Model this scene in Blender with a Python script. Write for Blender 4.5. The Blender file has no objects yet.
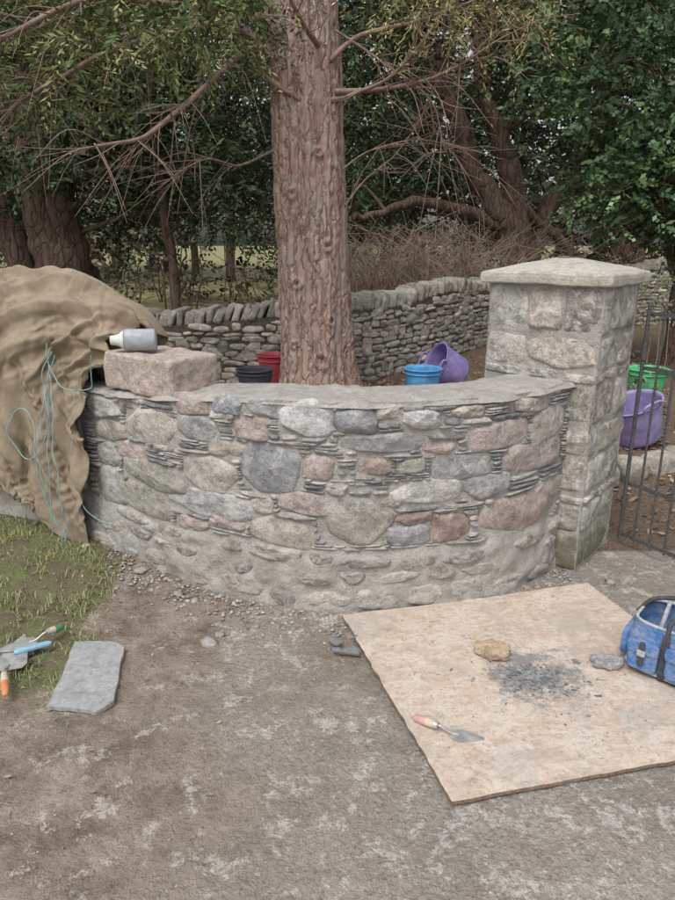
import bpy, math, random, time, numpy as np
from mathutils import Vector
T0=time.time()
rng=np.random.default_rng(7); random.seed(7)
scene=bpy.context.scene
PITCH=math.radians(17.2); FOC=680.; CH=1.6
cp,sp=math.cos(PITCH),math.sin(PITCH)
def at(px,py,Y):
    yc=FOC*cp+(450-py)*sp; zc=-FOC*sp+(450-py)*cp
    return ((px-337.5)*Y/yc, Y, CH+Y*zc/yc)

# ---------------------------------------------------------------- noise
def _h(i,j,k):
    n=(i*374761393+j*668265263+k*1274126177)&0xffffffff
    n=((n^(n>>13))*1103515245)&0xffffffff
    n=n^(n>>16)
    return (n&0xffffff)/8388607.5-1.0
def vnoise(P):
    P=np.asarray(P,float); I=np.floor(P).astype(np.int64); f=P-I; f=f*f*(3-2*f)
    r=0
    for a in (0,1):
        wa=f[:,0] if a else 1-f[:,0]
        for b in (0,1):
            wb=f[:,1] if b else 1-f[:,1]
            for c in (0,1):
                wc=f[:,2] if c else 1-f[:,2]
                r=r+wa*wb*wc*_h(I[:,0]+a,I[:,1]+b,I[:,2]+c)
    return r
def fbm(P,o=4):
    P=np.asarray(P,float); s=0;a=1.;t=0
    for i in range(o):
        s=s+a*vnoise(P*(2.03**i)+i*17.3); t+=a; a*=.5
    return s/t
def sstep(a,b,x):
    t=np.clip((np.asarray(x,float)-a)/(b-a),0,1); return t*t*(3-2*t)

# ---------------------------------------------------------------- mesh builder
class MB:
    def __init__(s): s.v=[];s.c=[];s.q=[];s.qm=[];s.t=[];s.tm=[];s.n=0
    def add(s,v,f,mat=0,col=(.5,.5,.5)):
        v=np.asarray(v,float).reshape(-1,3); f=np.asarray(f,int)
        c=np.asarray(col,float)
        if c.ndim==1: c=np.tile(c,(len(v),1))
        s.v.append(v); s.c.append(c)
        if f.shape[1]==4: s.q.append(f+s.n); s.qm.append(np.full(len(f),mat))
        else: s.t.append(f+s.n); s.tm.append(np.full(len(f),mat))
        s.n+=len(v)
    def build(s,name,mats,smooth=True,parent=None):
        v=np.concatenate(s.v); c=np.concatenate(s.c)
        q=np.concatenate(s.q) if s.q else np.zeros((0,4),int)
        t=np.concatenate(s.t) if s.t else np.zeros((0,3),int)
        mi=np.concatenate(s.qm+s.tm)
        loops=np.concatenate([q.ravel(),t.ravel()])
        starts=np.concatenate([np.arange(len(q))*4, len(q)*4+np.arange(len(t))*3])
        me=bpy.data.meshes.new(name)
        me.vertices.add(len(v)); me.vertices.foreach_set("co",v.ravel().astype(np.float32))
        me.loops.add(len(loops)); me.loops.foreach_set("vertex_index",loops.astype(np.int32))
        me.polygons.add(len(starts)); me.polygons.foreach_set("loop_start",starts.astype(np.int32))
        me.polygons.foreach_set("material_index",mi.astype(np.int32))
        me.polygons.foreach_set("use_smooth",np.full(len(starts),smooth))
        me.update(calc_edges=True); me.validate()
        a=me.color_attributes.new("Col",'FLOAT_COLOR','POINT')
        a.data.foreach_set("color",np.c_[c,np.ones(len(c))].ravel().astype(np.float32))
        for m in mats: me.materials.append(m)
        o=bpy.data.objects.new(name,me); scene.collection.objects.link(o)
        if parent: o.parent=parent
        return o
def gridf(nu,nv,wrap=False):
    i=np.arange(nu if wrap else nu-1)[:,None]; j=np.arange(nv-1)[None,:]
    i2=(i+1)%nu
    return np.stack([i*nv+j,i2*nv+j,i2*nv+j+1,i*nv+j+1],-1).reshape(-1,4)
def empty(name):
    e=bpy.data.objects.new(name,None); scene.collection.objects.link(e); e.empty_display_size=.1; return e
def catmull(P,n=12):
    P=np.asarray(P,float); Q=np.vstack([2*P[0]-P[1],P,2*P[-1]-P[-2]]); out=[]
    for i in range(1,len(Q)-2):
        t=np.linspace(0,1,n,endpoint=False)[:,None]
        p0,p1,p2,p3=Q[i-1],Q[i],Q[i+1],Q[i+2]
        out.append(.5*((2*p1)+(-p0+p2)*t+(2*p0-5*p1+4*p2-p3)*t*t+(-p0+3*p1-3*p2+p3)*t**3))
    out.append(P[-1:]); return np.vstack(out)
def tube(mb,P,R,sides=8,mat=0,col=(.5,.5,.5),rough=0,rs=6.):
    P=np.asarray(P,float); n=len(P); R=np.broadcast_to(np.asarray(R,float),(n,))
    T=np.gradient(P,axis=0); T/=np.linalg.norm(T,axis=1)[:,None]+1e-9
    ref=np.array([0,0,1.]) if abs(T[0,2])<.8 else np.array([1.,0,0])
    A=np.cross(T,ref); A/=np.linalg.norm(A,axis=1)[:,None]+1e-9; B=np.cross(T,A)
    th=np.linspace(0,2*np.pi,sides,endpoint=False)
    D=A[:,None,:]*np.cos(th)[None,:,None]+B[:,None,:]*np.sin(th)[None,:,None]
    V=P[:,None,:]+D*R[:,None,None]
    if rough:
        V=V+D*(fbm(V.reshape(-1,3)*rs,3).reshape(n,sides,1))*R[:,None,None]*rough
    V=V.transpose(1,0,2).reshape(-1,3)
    mb.add(V,gridf(sides,n,True),mat,col)
    for e,k in ((0,0),(n-1,1)):
        idx=np.arange(sides)
        vv=np.vstack([V[idx*n+e],P[e]]); mb.add(vv,np.stack([idx,(idx+1)%sides,np.full(sides,sides)],-1),mat,col)
def lathe(mb,prof,seg=40,mat=0,col=(.5,.5,.5),M=None):
    prof=np.asarray(prof,float); th=np.linspace(0,2*np.pi,seg,endpoint=False)
    V=np.stack([prof[None,:,0]*np.cos(th)[:,None],prof[None,:,0]*np.sin(th)[:,None],np.tile(prof[:,1],(seg,1))],-1).reshape(-1,3)
    if M is not None: V=M(V)
    mb.add(V,gridf(seg,len(prof),True),mat,col)
def rbox(mb,c,s,R=None,mat=0,col=(.5,.5,.5),n=8,e=8.,noise=0,ns=5.,seed=0.):
    g=np.linspace(-1,1,n); a,b=np.meshgrid(g,g,indexing='ij'); a=a.ravel();b=b.ravel();o=np.ones_like(a)
    for ax in range(3):
        for sg in (-1,1):
            L=[a,b]; L.insert(ax,o*sg); V=np.stack(L,-1)
            nn=(np.abs(V)**e).sum(1)**(1/e); V=V/nn[:,None]
            V=V*np.asarray(s)/2.
            if noise: 
                d=V/np.linalg.norm(V,axis=1)[:,None]; V=V+d*(fbm(V*ns+seed,4)*noise)[:,None]
            if R is not None: V=V@np.asarray(R).T
            mb.add(V+np.asarray(c),gridf(n,n),mat,col)
def rotz(a): c,s=math.cos(a),math.sin(a); return np.array([[c,-s,0],[s,c,0],[0,0,1.]])
def rotx(a): c,s=math.cos(a),math.sin(a); return np.array([[1,0,0],[0,c,-s],[0,s,c]])
def roty(a): c,s=math.cos(a),math.sin(a); return np.array([[c,0,s],[0,1,0],[-s,0,c]])
def desat(c,k=.25): c=np.asarray(c,float); return c*(1-k)+c.mean()*k

# ---------------------------------------------------------------- materials
def newmat(name,rough=.85):
    m=bpy.data.materials.new(name); m.use_nodes=True; nt=m.node_tree
    b=nt.nodes["Principled BSDF"]; b.inputs["Roughness"].default_value=rough
    b.inputs["Specular IOR Level"].default_value=.3
    return m,nt,b
def lk(nt,a,b): nt.links.new(a,b)
def coords(nt,scale=(1,1,1)):
    t=nt.nodes.new("ShaderNodeTexCoord"); mp=nt.nodes.new("ShaderNodeMapping"); mp.inputs["Scale"].default_value=scale
    lk(nt,t.outputs["Object"],mp.inputs[0]); return mp.outputs[0]
def noise(nt,co,scale,detail=4,rough=.6,dist=0):
    n=nt.nodes.new("ShaderNodeTexNoise"); n.inputs["Scale"].default_value=scale; n.inputs["Detail"].default_value=min(detail,5)
    n.inputs["Roughness"].default_value=rough; n.inputs["Distortion"].default_value=dist; lk(nt,co,n.inputs["Vector"]); return n.outputs[0]
def ramp(nt,f,stops):
    r=nt.nodes.new("ShaderNodeValToRGB"); e=r.color_ramp.elements
    while len(e)<len(stops): e.new(.5)
    for i,(p,c) in enumerate(stops):
        e[i].position=p
        if not hasattr(c,'__len__'): c=(c,c,c)
        e[i].color=(*c,1)
    lk(nt,f,r.inputs[0]); return r.outputs[0]
def mix(nt,fac,a,b,mode='MIX'):
    m=nt.nodes.new("ShaderNodeMix"); m.data_type='RGBA'; m.blend_type=mode
    for v,i in ((fac,0),(a,6),(b,7)):
        if hasattr(v,'is_linked'): lk(nt,v,m.inputs[i])
        elif hasattr(v,'__len__'): m.inputs[i].default_value=(*v,1)
        else: m.inputs[i].default_value=v
    return m.outputs[2]
def math_(nt,op,a,b):
    m=nt.nodes.new("ShaderNodeMath"); m.operation=op
    for v,i in ((a,0),(b,1)):
        if hasattr(v,'is_linked'): lk(nt,v,m.inputs[i])
        else: m.inputs[i].default_value=v
    return m.outputs[0]
def bump(nt,b,h,dist=.01,strength=1.,prev=None):
    n=nt.nodes.new("ShaderNodeBump"); n.inputs["Distance"].default_value=dist; n.inputs["Strength"].default_value=strength
    lk(nt,h,n.inputs["Height"])
    if prev is not None: lk(nt,prev,n.inputs["Normal"])
    lk(nt,n.outputs[0],b.inputs["Normal"]); return n.outputs[0]
def attr(nt,name="Col"):
    a=nt.nodes.new("ShaderNodeAttribute"); a.attribute_name=name; return a.outputs["Color"]

def stone_mat(name,lime=.5,limecol=(.5,.48,.45),moss=0.,bd=.006,var=.5,basemoss=0):
    m,nt,b=newmat(name,.9); co=coords(nt)
    c=attr(nt)
    n22=noise(nt,co,22,5,.7)
    c=mix(nt,1.,c,ramp(nt,n22,[(.3,1-var),(.5,1.),(.7,1+var*.6)]),'MULTIPLY')
    n90=noise(nt,co,85,4,.75)
    c=mix(nt,ramp(nt,n90,[(.50,0),(.66,.5)]),c,(.15,.135,.125))
    if lime:
        nl=noise(nt,co,12,5,.8,.6)
        c=mix(nt,ramp(nt,nl,[(.62-.2*lime,0),(.70-.14*lime,.85)]),c,limecol)
        c=mix(nt,ramp(nt,n90,[(.30,.7*lime),(.42,0)]),c,limecol)
    if moss: c=mix(nt,ramp(nt,noise(nt,co,7,5,.75),[(.5,0),(.66,moss)]),c,(.17,.165,.10))
    if basemoss:
        sx=nt.nodes.new("ShaderNodeSeparateXYZ"); lk(nt,co,sx.inputs[0])
        f=math_(nt,'ADD',sx.outputs[2],math_(nt,'MULTIPLY',noise(nt,co,9,5,.7),.6))
        c=mix(nt,ramp(nt,f,[(.40,basemoss),(.60,0)]),c,(.15,.145,.085))
    lk(nt,c,b.inputs["Base Color"])
    if bd: bump(nt,b,math_(nt,'ADD',n22,math_(nt,'MULTIPLY',n90,.45)),bd*1.6)
    return m
M_stone=stone_mat("wall_stone",.44,(.54,.52,.49),0,.008,.4)
M_oldstone=stone_mat("limewashed_stone",.8,(.51,.485,.45),.25,.012,.5)
M_pillar=stone_mat("pillar_stone",.70,(.66,.64,.60),.35,.010,.5,.85)
M_dry=stone_mat("dry_stone",.45,(.54,.53,.48),.5,.010,.4)
M_cap=stone_mat("cap_stone",.3,(.56,.54,.48),.35,.005,.25)
M_red=stone_mat("sandstone_block",.3,(.58,.51,.46),0,.008,.4)
def mortar_mat(name,c1,c2):
    m,nt,b=newmat(name,.95); co=coords(nt)
    n1=noise(nt,co,11,5,.75); n2=noise(nt,co,110,3,.6)
    c=mix(nt,ramp(nt,n1,[(.35,0),(.65,1)]),c1,c2)
    c=mix(nt,ramp(nt,n2,[(.53,0),(.7,.5)]),c,(.19,.17,.15))
    lk(nt,c,b.inputs["Base Color"]); bump(nt,b,math_(nt,'ADD',noise(nt,co,40,5,.75),math_(nt,'MULTIPLY',n2,.3)),.014)
    return m
M_mortar=mortar_mat("mortar",(.36,.34,.31),(.52,.495,.455))
M_core=mortar_mat("wall_core",(.07,.06,.05),(.16,.13,.10))
def simple(name,col,rough=.5,bumps=0,var=.15,vs=30,metal=0):
    m,nt,b=newmat(name,rough); co=coords(nt)
    v=ramp(nt,noise(nt,co,vs,4,.6),[(.3,1-var),(.7,1+var)])
    lk(nt,mix(nt,1.,col,v,'MULTIPLY'),b.inputs["Base Color"]); b.inputs["Metallic"].default_value=metal
    if bumps: bump(nt,b,noise(nt,co,vs*3,3,.6),bumps)
    return m
def leaf_mat(name,rough=.6):
    m,nt,b=newmat(name,rough); lk(nt,attr(nt),b.inputs["Base Color"]); return m
M_leaf=leaf_mat("conifer_leaf"); M_holly=leaf_mat("holly_leaf",.35); M_grass=leaf_mat("grass_blade",.6)
M_litter=leaf_mat("leaf_litter",.8)
def bark_mat(name,ca,cb,cc,sc=10,crack=.3,bd=.02,ck=.8):
    m,nt,b=newmat(name,.95); co=coords(nt,(1,1,.10)); co2=coords(nt)
    nd=nt.nodes.new("ShaderNodeTexNoise"); nd.inputs["Scale"].default_value=5; nd.inputs["Detail"].default_value=4; lk(nt,co2,nd.inputs["Vector"])
    va=nt.nodes.new("ShaderNodeVectorMath"); va.operation='MULTIPLY_ADD'; lk(nt,nd.outputs["Color"],va.inputs[0]); va.inputs[1].default_value=(.12,.12,.12); lk(nt,co,va.inputs[2])
    vo=nt.nodes.new("ShaderNodeTexVoronoi"); vo.feature='DISTANCE_TO_EDGE'; vo.inputs["Scale"].default_value=sc*1.7; lk(nt,va.outputs[0],vo.inputs[0])
    n=noise(nt,co,sc*3.5,5,.75,.4)
    c=mix(nt,ramp(nt,n,[(.36,0),(.62,1)]),ca,cb)
    c=mix(nt,ramp(nt,noise(nt,co2,4,5,.75),[(.45,0),(.62,.75)]),c,cc)
    pl=ramp(nt,vo.outputs["Distance"],[(.0,0),(crack*.5,1)])
    c=mix(nt,ramp(nt,vo.outputs["Distance"],[(.0,ck),(crack*.22,0)]),c,tuple(x*.42 for x in ca))
    lk(nt,c,b.inputs["Base Color"])
    bump(nt,b,math_(nt,'ADD',math_(nt,'MULTIPLY',pl,.5),math_(nt,'MULTIPLY',n,.9)),bd); return m
M_bark=bark_mat("cypress_bark",(.38,.23,.18),(.55,.415,.355),(.47,.395,.345),9,.3,.024,.65)
M_bark2=bark_mat("yew_bark",(.12,.07,.055),(.22,.145,.115),(.17,.15,.11),6,.3,.03)
M_twig=simple("twig_bark",(.27,.19,.155),.9,0,.3,20)

# ---------------------------------------------------------------- wall curve
class Curve:
    def __init__(s,P):
        D=catmull(P,40); s.D=D; d=np.r_[0,np.cumsum(np.linalg.norm(np.diff(D,axis=0),axis=1))]
        s.u=d; s.L=d[-1]; T=np.gradient(D,axis=0); T/=np.linalg.norm(T,axis=1)[:,None]; s.T=T
    def ev(s,u):
        u=np.asarray(u,float); x=np.interp(u,s.u,s.D[:,0]); y=np.interp(u,s.u,s.D[:,1])
        tx=np.interp(u,s.u,s.T[:,0]); ty=np.interp(u,s.u,s.T[:,1]); l=np.hypot(tx,ty); return x,y,tx/l,ty/l
    def M(s,u,z,h):
        x,y,tx,ty=s.ev(u); return np.stack([x+ty*h,y-tx*h,z+0*x],-1)
WC=Curve([(-5.2,4.35),(-3.2,4.0),(-1.98,3.70),(-1.45,3.48),(-1.10,3.27),(-.61,2.93),(-.03,2.72),(.55,2.79),(.85,2.93),(1.11,3.16)])
def wallY(x): return np.interp(x,WC.D[:,0],WC.D[:,1])
def wallH(u):
    x,_,_,_=WC.ev(u); return .885+.075*sstep(-1.2,-.3,x)
def wall_uz(px,py):
    yc=FOC*cp+(450-py)*sp; zc=-FOC*sp+(450-py)*cp
    g=WC.D[:,0]/WC.D[:,1]-(px-337.5)/yc; i=int(np.argmin(np.abs(g)))
    return WC.u[i],CH+WC.D[i,1]*zc/yc
ub=wall_uz(136,385)[0]; x_,y_,tx,ty=WC.ev(ub); bang=math.atan2(ty,tx)
bc=np.array([x_-ty*.15,y_+tx*.15,.99])

# ---------------------------------------------------------------- hessian cloth (draped, then frozen)
m,nt,b=newmat("hessian",.95); co=coords(nt)
c=mix(nt,ramp(nt,noise(nt,co,6,5,.7),[(.35,0),(.65,1)]),(.30,.235,.165),(.45,.37,.275))
c=mix(nt,ramp(nt,noise(nt,co,160,3,.7),[(.35,.4),(.55,0)]),c,(.18,.13,.085))
lk(nt,c,b.inputs["Base Color"])
w1=nt.nodes.new("ShaderNodeTexWave"); w1.bands_direction='Z'; w1.inputs["Scale"].default_value=110; w1.inputs["Distortion"].default_value=1.5; lk(nt,co,w1.inputs[0])
w2=nt.nodes.new("ShaderNodeTexWave"); w2.bands_direction='X'; w2.inputs["Scale"].default_value=110; w2.inputs["Distortion"].default_value=1.5; lk(nt,co,w2.inputs[0])
bump(nt,b,math_(nt,'ADD',w1.outputs[1],w2.outputs[1]),.0008)
M_hes=m
def lumps_mesh(mb,shrink=0.):
    for (x,y,z,a,b_,c_) in [(-2.05,3.92,1.08,.46,.30,.34),(-1.50,3.72,1.08,.30,.25,.32),(-1.17,3.60,1.03,.20,.16,.24),(-2.75,4.08,1.06,.5,.33,.34),(-1.78,3.80,1.2,.30,.2,.22)]:
        th=np.linspace(0,2*np.pi,28,endpoint=False); ph=np.linspace(0.01,np.pi-.01,16)
        D=np.stack([np.outer(np.cos(th),np.sin(ph)),np.outer(np.sin(th),np.sin(ph)),np.outer(np.ones(28),np.cos(ph))],-1).reshape(-1,3)
        D=D*(1+.22*fbm(D*1.8+x,2))[:,None]
        mb.add(D*(np.array([a,b_,c_])-shrink)+np.array([x,y,z]),gridf(28,16,True)[:,::-1])
def do_drape():
    obs=[]
    mb=MB(); lumps_mesh(mb); obs.append(mb.build("c1",[]))
    mb=MB(); U=np.linspace(0,WC.L,90); prof=[(-.2,.04),(.4,.04),(.84,.035),(.885,.02),(.90,-.02),(.90,-.31),(.87,-.34),(.3,-.34)]
    V=np.stack([WC.M(U,np.full(90,z),np.full(90,h)) for z,h in prof],1).reshape(-1,3); mb.add(V,gridf(90,len(prof))); obs.append(mb.build("c2",[]))
    mb=MB(); rbox(mb,bc,(.52,.32,.20),rotz(bang),0,(.5,.5,.5),6,14.); obs.append(mb.build("c3",[]))
    for o in obs:
        o.modifiers.new("col",'COLLISION'); o.collision.thickness_outer=.012; o.collision.cloth_friction=25; o.collision.damping=.6
    n=84; s,t=np.meshgrid(np.linspace(0,1,n),np.linspace(0,1,n),indexing='ij'); s=s.ravel();t=t.ravel()
    Fp,Rp,Bp,Lp=[np.array(q) for q in ((-1.66,2.56),(-.93,4.15),(-2.4,4.9),(-3.1,3.55))]
    XY=((1-s)*(1-t))[:,None]*Fp+(s*(1-t))[:,None]*Rp+(s*t)[:,None]*Bp+((1-s)*t)[:,None]*Lp
    XY[:,0]-=.06*np.sin(np.pi*np.clip(s,0,1))*(1-t)**2
    P3=np.c_[XY*2.3,0*s]
    Z=1.55+.05*np.sin(XY[:,0]*13+2.5*vnoise(P3))+.06*vnoise(P3*2+4)
    mb=MB(); mb.add(np.c_[XY,Z],gridf(n,n)); o=mb.build("drape_tmp",[])
    md=o.modifiers.new("cl",'CLOTH'); st=md.settings; st.quality=5; st.mass=.3; st.air_damping=3.5
    st.tension_stiffness=20; st.compression_stiffness=20; st.shear_stiffness=6; st.bending_stiffness=.15
    st.tension_damping=10; st.compression_damping=10; st.shear_damping=8
    st.shrink_min=-.30
    cs=md.collision_settings; cs.use_collision=True; cs.distance_min=.012; cs.collision_quality=3; cs.use_self_collision=True; cs.self_distance_min=.010; cs.self_friction=8
    NF=42; md.point_cache.frame_start=1; md.point_cache.frame_end=NF+5
    for f in range(1,NF+1): scene.frame_set(f)
    dg=bpy.context.evaluated_depsgraph_get(); ev=o.evaluated_get(dg); me=ev.to_mesh()
    co_=np.empty(len(me.vertices)*3,np.float32); me.vertices.foreach_get("co",co_); co_=co_.reshape(-1,3).astype(float); ev.to_mesh_clear()
    for q in obs+[o]: bpy.data.objects.remove(q)
    scene.frame_set(1)
    G=co_.reshape(n,n,3)
    G=catmull(G.reshape(n,-1),5).reshape(-1,n,3).transpose(1,0,2); mm=G.shape[1]
    G=catmull(G.reshape(n,-1),5).reshape(-1,mm,3).transpose(1,0,2)
    a_,b_=G.shape[:2]; Nn=np.cross(np.gradient(G,axis=0),np.gradient(G,axis=1))
    for _ in range(60): Nn[1:-1,1:-1]=(Nn[1:-1,1:-1]*2+Nn[2:,1:-1]+Nn[:-2,1:-1]+Nn[1:-1,2:]+Nn[1:-1,:-2])/6
    Nn/=np.linalg.norm(Nn,axis=-1)[...,None]+1e-9
    if Nn[a_//2,b_//2,2]<0: Nn=-Nn
    S_,T_=np.meshgrid(np.linspace(0,2.3,a_),np.linspace(0,2.3,b_),indexing='ij'); S_=S_.ravel();T_=T_.ravel()
    z=G[...,2].ravel(); heap=sstep(.80,1.0,z)
    A=(S_+T_)*.7071; Bx=(S_-T_)*.7071     # A: up from the hanging corner, Bx: along the wall
    o_=0*A
    def n2(fa,fb,seed): return vnoise(np.stack([A*fa+seed,Bx*fb+seed*1.7,o_+seed],-1))
    def ridge(ph,w=.30):                  # one long narrow pleat per period, flat cloth between
        p=np.abs(ph-np.floor(ph)-.5); return np.exp(-(p/(w*.5))**2)
    # long folds sweeping along the heap, fanning out and merging; heights vary slowly along each fold
    f1=A*5.2+n2(1.2,.6,2)*.9-.7*np.cos((Bx-.05)*2.2)
    f2=A*5.8+Bx*1.6+n2(1.3,.7,31)*.9
    f3=A*5.5-Bx*1.9+n2(1.3,.7,61)*.9
    a1=.035+.030*n2(3.5,.9,12); a2=.055*sstep(-.1,.5,n2(2.2,1.,22)); a3=.055*sstep(-.1,.5,n2(2.2,1.,42))
    d_heap=np.maximum(np.maximum(ridge(f1,.42)*np.clip(a1,0,1),ridge(f2,.32)*a2),ridge(f3,.32)*a3)
    f4=f1*2.+n2(2,.8,71)*.6; d_heap=d_heap+ridge(f4,.35)*.010*sstep(0,.5,n2(3,.8,81))
    g1=Bx*4.4+n2(.5,1.2,91)*.5; g2=Bx*7.5+A*.9+n2(.5,1.5,95)*.5
    d_hang=np.maximum(ridge(g1,.45)*.040,ridge(g2,.40)*.028*sstep(-.2,.4,n2(.8,2.,97)))*sstep(.02,.3,A)
    d=heap*d_heap+(1-heap)*d_hang
    V=G.reshape(-1,3)+Nn.reshape(-1,3)*d[:,None]
    V[:,2]-=heap*.01
    hm=MB(); hm.add(V,gridf(a_,b_)); lumps_mesh(hm,.06)
    ho=hm.build("hessian_cloth",[M_hes])
    md=ho.modifiers.new("thick",'SOLIDIFY'); md.thickness=.005
do_drape()

# ---------------------------------------------------------------- ground
def gz(x,y):
    x=np.asarray(x,float);y=np.asarray(y,float)
    behind=sstep(.10,.2,y-np.where(x<1.11,wallY(x),3.35))
    zin=.3-.16*sstep(5.9,7.2,y)+.1*sstep(20,60,y)
    zout=sstep(-.6,-1.7,x)*sstep(2.0,3.5,y)*.06 + sstep(3.5,5.6,y)*.16
    m=behind*sstep(1.6,1.15,x)
    m=np.where(y>8,behind,m)
    return zin*m+zout*(1-m)
xs=np.r_[-np.geomspace(80,3.2,26),np.arange(-3.1,2.6,.026),np.geomspace(2.65,80,28)]
ys=np.r_[np.linspace(-8,.7,16),np.arange(.8,4.2,.022),np.arange(4.25,12,.12),np.geomspace(12.2,160,26)]
X,Y=np.meshgrid(xs,ys,indexing='ij'); x=X.ravel();y=Y.ravel(); P3=np.stack([x,y,0*x],-1)
near=sstep(9,5,np.hypot(x,y))
nz=fbm(P3*3.,4); nz2=fbm(P3*1.3+9,4)
wy=np.where(x<1.11,wallY(x),3.4)
front=y<wy+.05
grass=sstep(-.15,.35,(-.93-x)*2.2+nz*1.3)*sstep(1.78,2.15,y+nz*.25)*front
mud=np.clip(sstep(.15,-1.0,x+nz2*.6)*sstep(2.8,1.7,y+nz*.3)+sstep(-.25,-.8,x+nz*.4)*sstep(2.0,2.6,y)*.95+sstep(.3,.0,wy-y+nz*.12)*sstep(.3,-.7,x)*.8,0,1)*front
mud=np.maximum(mud,front*(.22+sstep(.0,.5,nz2)*.5))
z=gz(x,y)+near*(fbm(P3*2.2,3)*.014+fbm(P3*9,3)*.006*mud+fbm(P3*16,3)*(.004+.006*mud))+(1-near)*fbm(P3*.25,3)*.05
litter=(1-front)*sstep(16,8,y+nz*3)
litter=np.maximum(litter,(x>1.3)*(y>3.35)*1.)
gm=MB(); gm.add(np.stack([x,y,z],-1),gridf(len(xs),len(ys)),0,np.stack([grass,mud,litter],-1))
m,nt,b=newmat("ground_surface",.88); co=coords(nt); A=attr(nt)
sep=nt.nodes.new("ShaderNodeSeparateColor"); lk(nt,A,sep.inputs[0])
nA=noise(nt,co,2.2,5,.75,.5); nB=noise(nt,co,8,5,.85,.2); nC=noise(nt,co,5,5,.8); nD=noise(nt,co,60,4,.75)
base=mix(nt,ramp(nt,nA,[(.38,0),(.62,1)]),(.285,.26,.23),(.41,.378,.34))
base=mix(nt,ramp(nt,nC,[(.48,0),(.60,.6)]),base,(.23,.195,.165))
base=mix(nt,ramp(nt,nB,[(.53,0),(.58,.85)]),base,(.54,.51,.47))
base=mix(nt,ramp(nt,nD,[(.52,0),(.64,.5)]),base,(.17,.145,.12))
vo=nt.nodes.new("ShaderNodeTexVoronoi"); vo.inputs["Scale"].default_value=110; lk(nt,co,vo.inputs[0])
sc=nt.nodes.new("ShaderNodeSeparateColor"); lk(nt,vo.outputs["Color"],sc.inputs[0])
base=mix(nt,1.,base,ramp(nt,sc.outputs[0],[(0,.75),(.5,1.),(.93,1.1),(1,1.4)]),'MULTIPLY')
mudc=mix(nt,ramp(nt,nC,[(.38,0),(.62,1)]),(.175,.132,.10),(.35,.285,.232))
mudc=mix(nt,ramp(nt,nB,[(.57,0),(.62,.75)]),mudc,(.50,.46,.415))
mudc=mix(nt,ramp(nt,nD,[(.52,0),(.66,.5)]),mudc,(.12,.09,.068))
grc=mix(nt,ramp(nt,nB,[(.42,0),(.58,1)]),(.15,.12,.08),(.16,.18,.075))
lit=mix(nt,ramp(nt,nD,[(.35,0),(.65,1)]),(.08,.055,.04),(.27,.195,.14))
nM=noise(nt,co,2.5,5,.8)
mead=mix(nt,ramp(nt,nM,[(.38,0),(.62,1)]),(.13,.13,.055),(.36,.34,.17))
sx=nt.nodes.new("ShaderNodeSeparateXYZ"); lk(nt,co,sx.inputs[0])
far=nt.nodes.new("ShaderNodeMapRange"); far.inputs[1].default_value=10; far.inputs[2].default_value=15; lk(nt,sx.outputs[1],far.inputs[0])
c=mix(nt,sep.outputs[1],base,mudc); c=mix(nt,sep.outputs[0],c,grc); c=mix(nt,sep.outputs[2],c,lit); c=mix(nt,far.outputs[0],c,mead)
lk(nt,c,b.inputs["Base Color"])
hgt=math_(nt,'ADD',noise(nt,co,18,5,.8),math_(nt,'MULTIPLY',nD,.35)); hgt=math_(nt,'ADD',hgt,math_(nt,'MULTIPLY',vo.outputs["Distance"],.12))
bump(nt,b,hgt,.022)
gm.build("ground",[m])

# ---------------------------------------------------------------- stones
def stone(mb,M,u,v,w,h,depth,col,n=3.,K=9,S=30,mat=0,rot=0.,seed=None,ov=.08,facets=4,rimd=.015,poly=0,flat=3.2,rough=.35,pl=(.80,1.12)):
    sd=seed if seed is not None else random.random()*900
    th=np.linspace(0,2*np.pi,S,endpoint=False); rho=np.linspace(0,1,K)**.75
    r=(np.abs(np.cos(th))**n+np.abs(np.sin(th))**n)**(-1/n)
    for i in range(poly):
        an=(i+random.uniform(-.35,.35))*2*math.pi/poly+sd; cs=np.cos(th-an); lim=random.uniform(*pl)
        r=np.where(cs>.2,np.minimum(r,lim/np.maximum(cs,.2)),r)
    if poly:
        r=(np.roll(r,1)+6*r+np.roll(r,-1))/8
    r=r*(1+ov*1.6*vnoise(np.stack([np.cos(th)*1.3+sd,np.sin(th)*1.3,0*th+sd],-1))+ov*.5*vnoise(np.stack([np.cos(th)*5+sd,np.sin(th)*5,0*th+sd],-1)))
    a=rho[None,:]*(r*np.cos(th))[:,None]; bb=rho[None,:]*(r*np.sin(th))[:,None]
    d=(1-(rho**flat)[None,:]+0*a)**.5
    for i in range(facets):
        an=random.uniform(0,6.28); k=random.uniform(.25,.9); cc=random.uniform(.6,1.05)
        d=np.minimum(d,cc-k*(a*math.cos(an)+bb*math.sin(an)))
    A_=a*w/2;B_=bb*h/2
    Q=np.stack([A_,B_,0*A_],-1).reshape(-1,3)
    hh=depth*d.ravel()+depth*rough*fbm(Q*(1.6/max(h,.03))+sd,4)*(1-rho**6)[None,:].repeat(S,0).ravel()
    e=(rho[None,:].repeat(S,0).ravel())**12
    hh=hh*(1-e)-rimd*e
    ca,sa=math.cos(rot),math.sin(rot)
    uu=u+Q[:,0]*ca-Q[:,1]*sa; vv=v+Q[:,0]*sa+Q[:,1]*ca
    V=M(uu,vv,hh)
    cn=np.asarray(col)*(1+.3*fbm(Q*16+sd,3))[:,None]
    mb.add(V,gridf(S,K,True),mat,cn)

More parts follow.
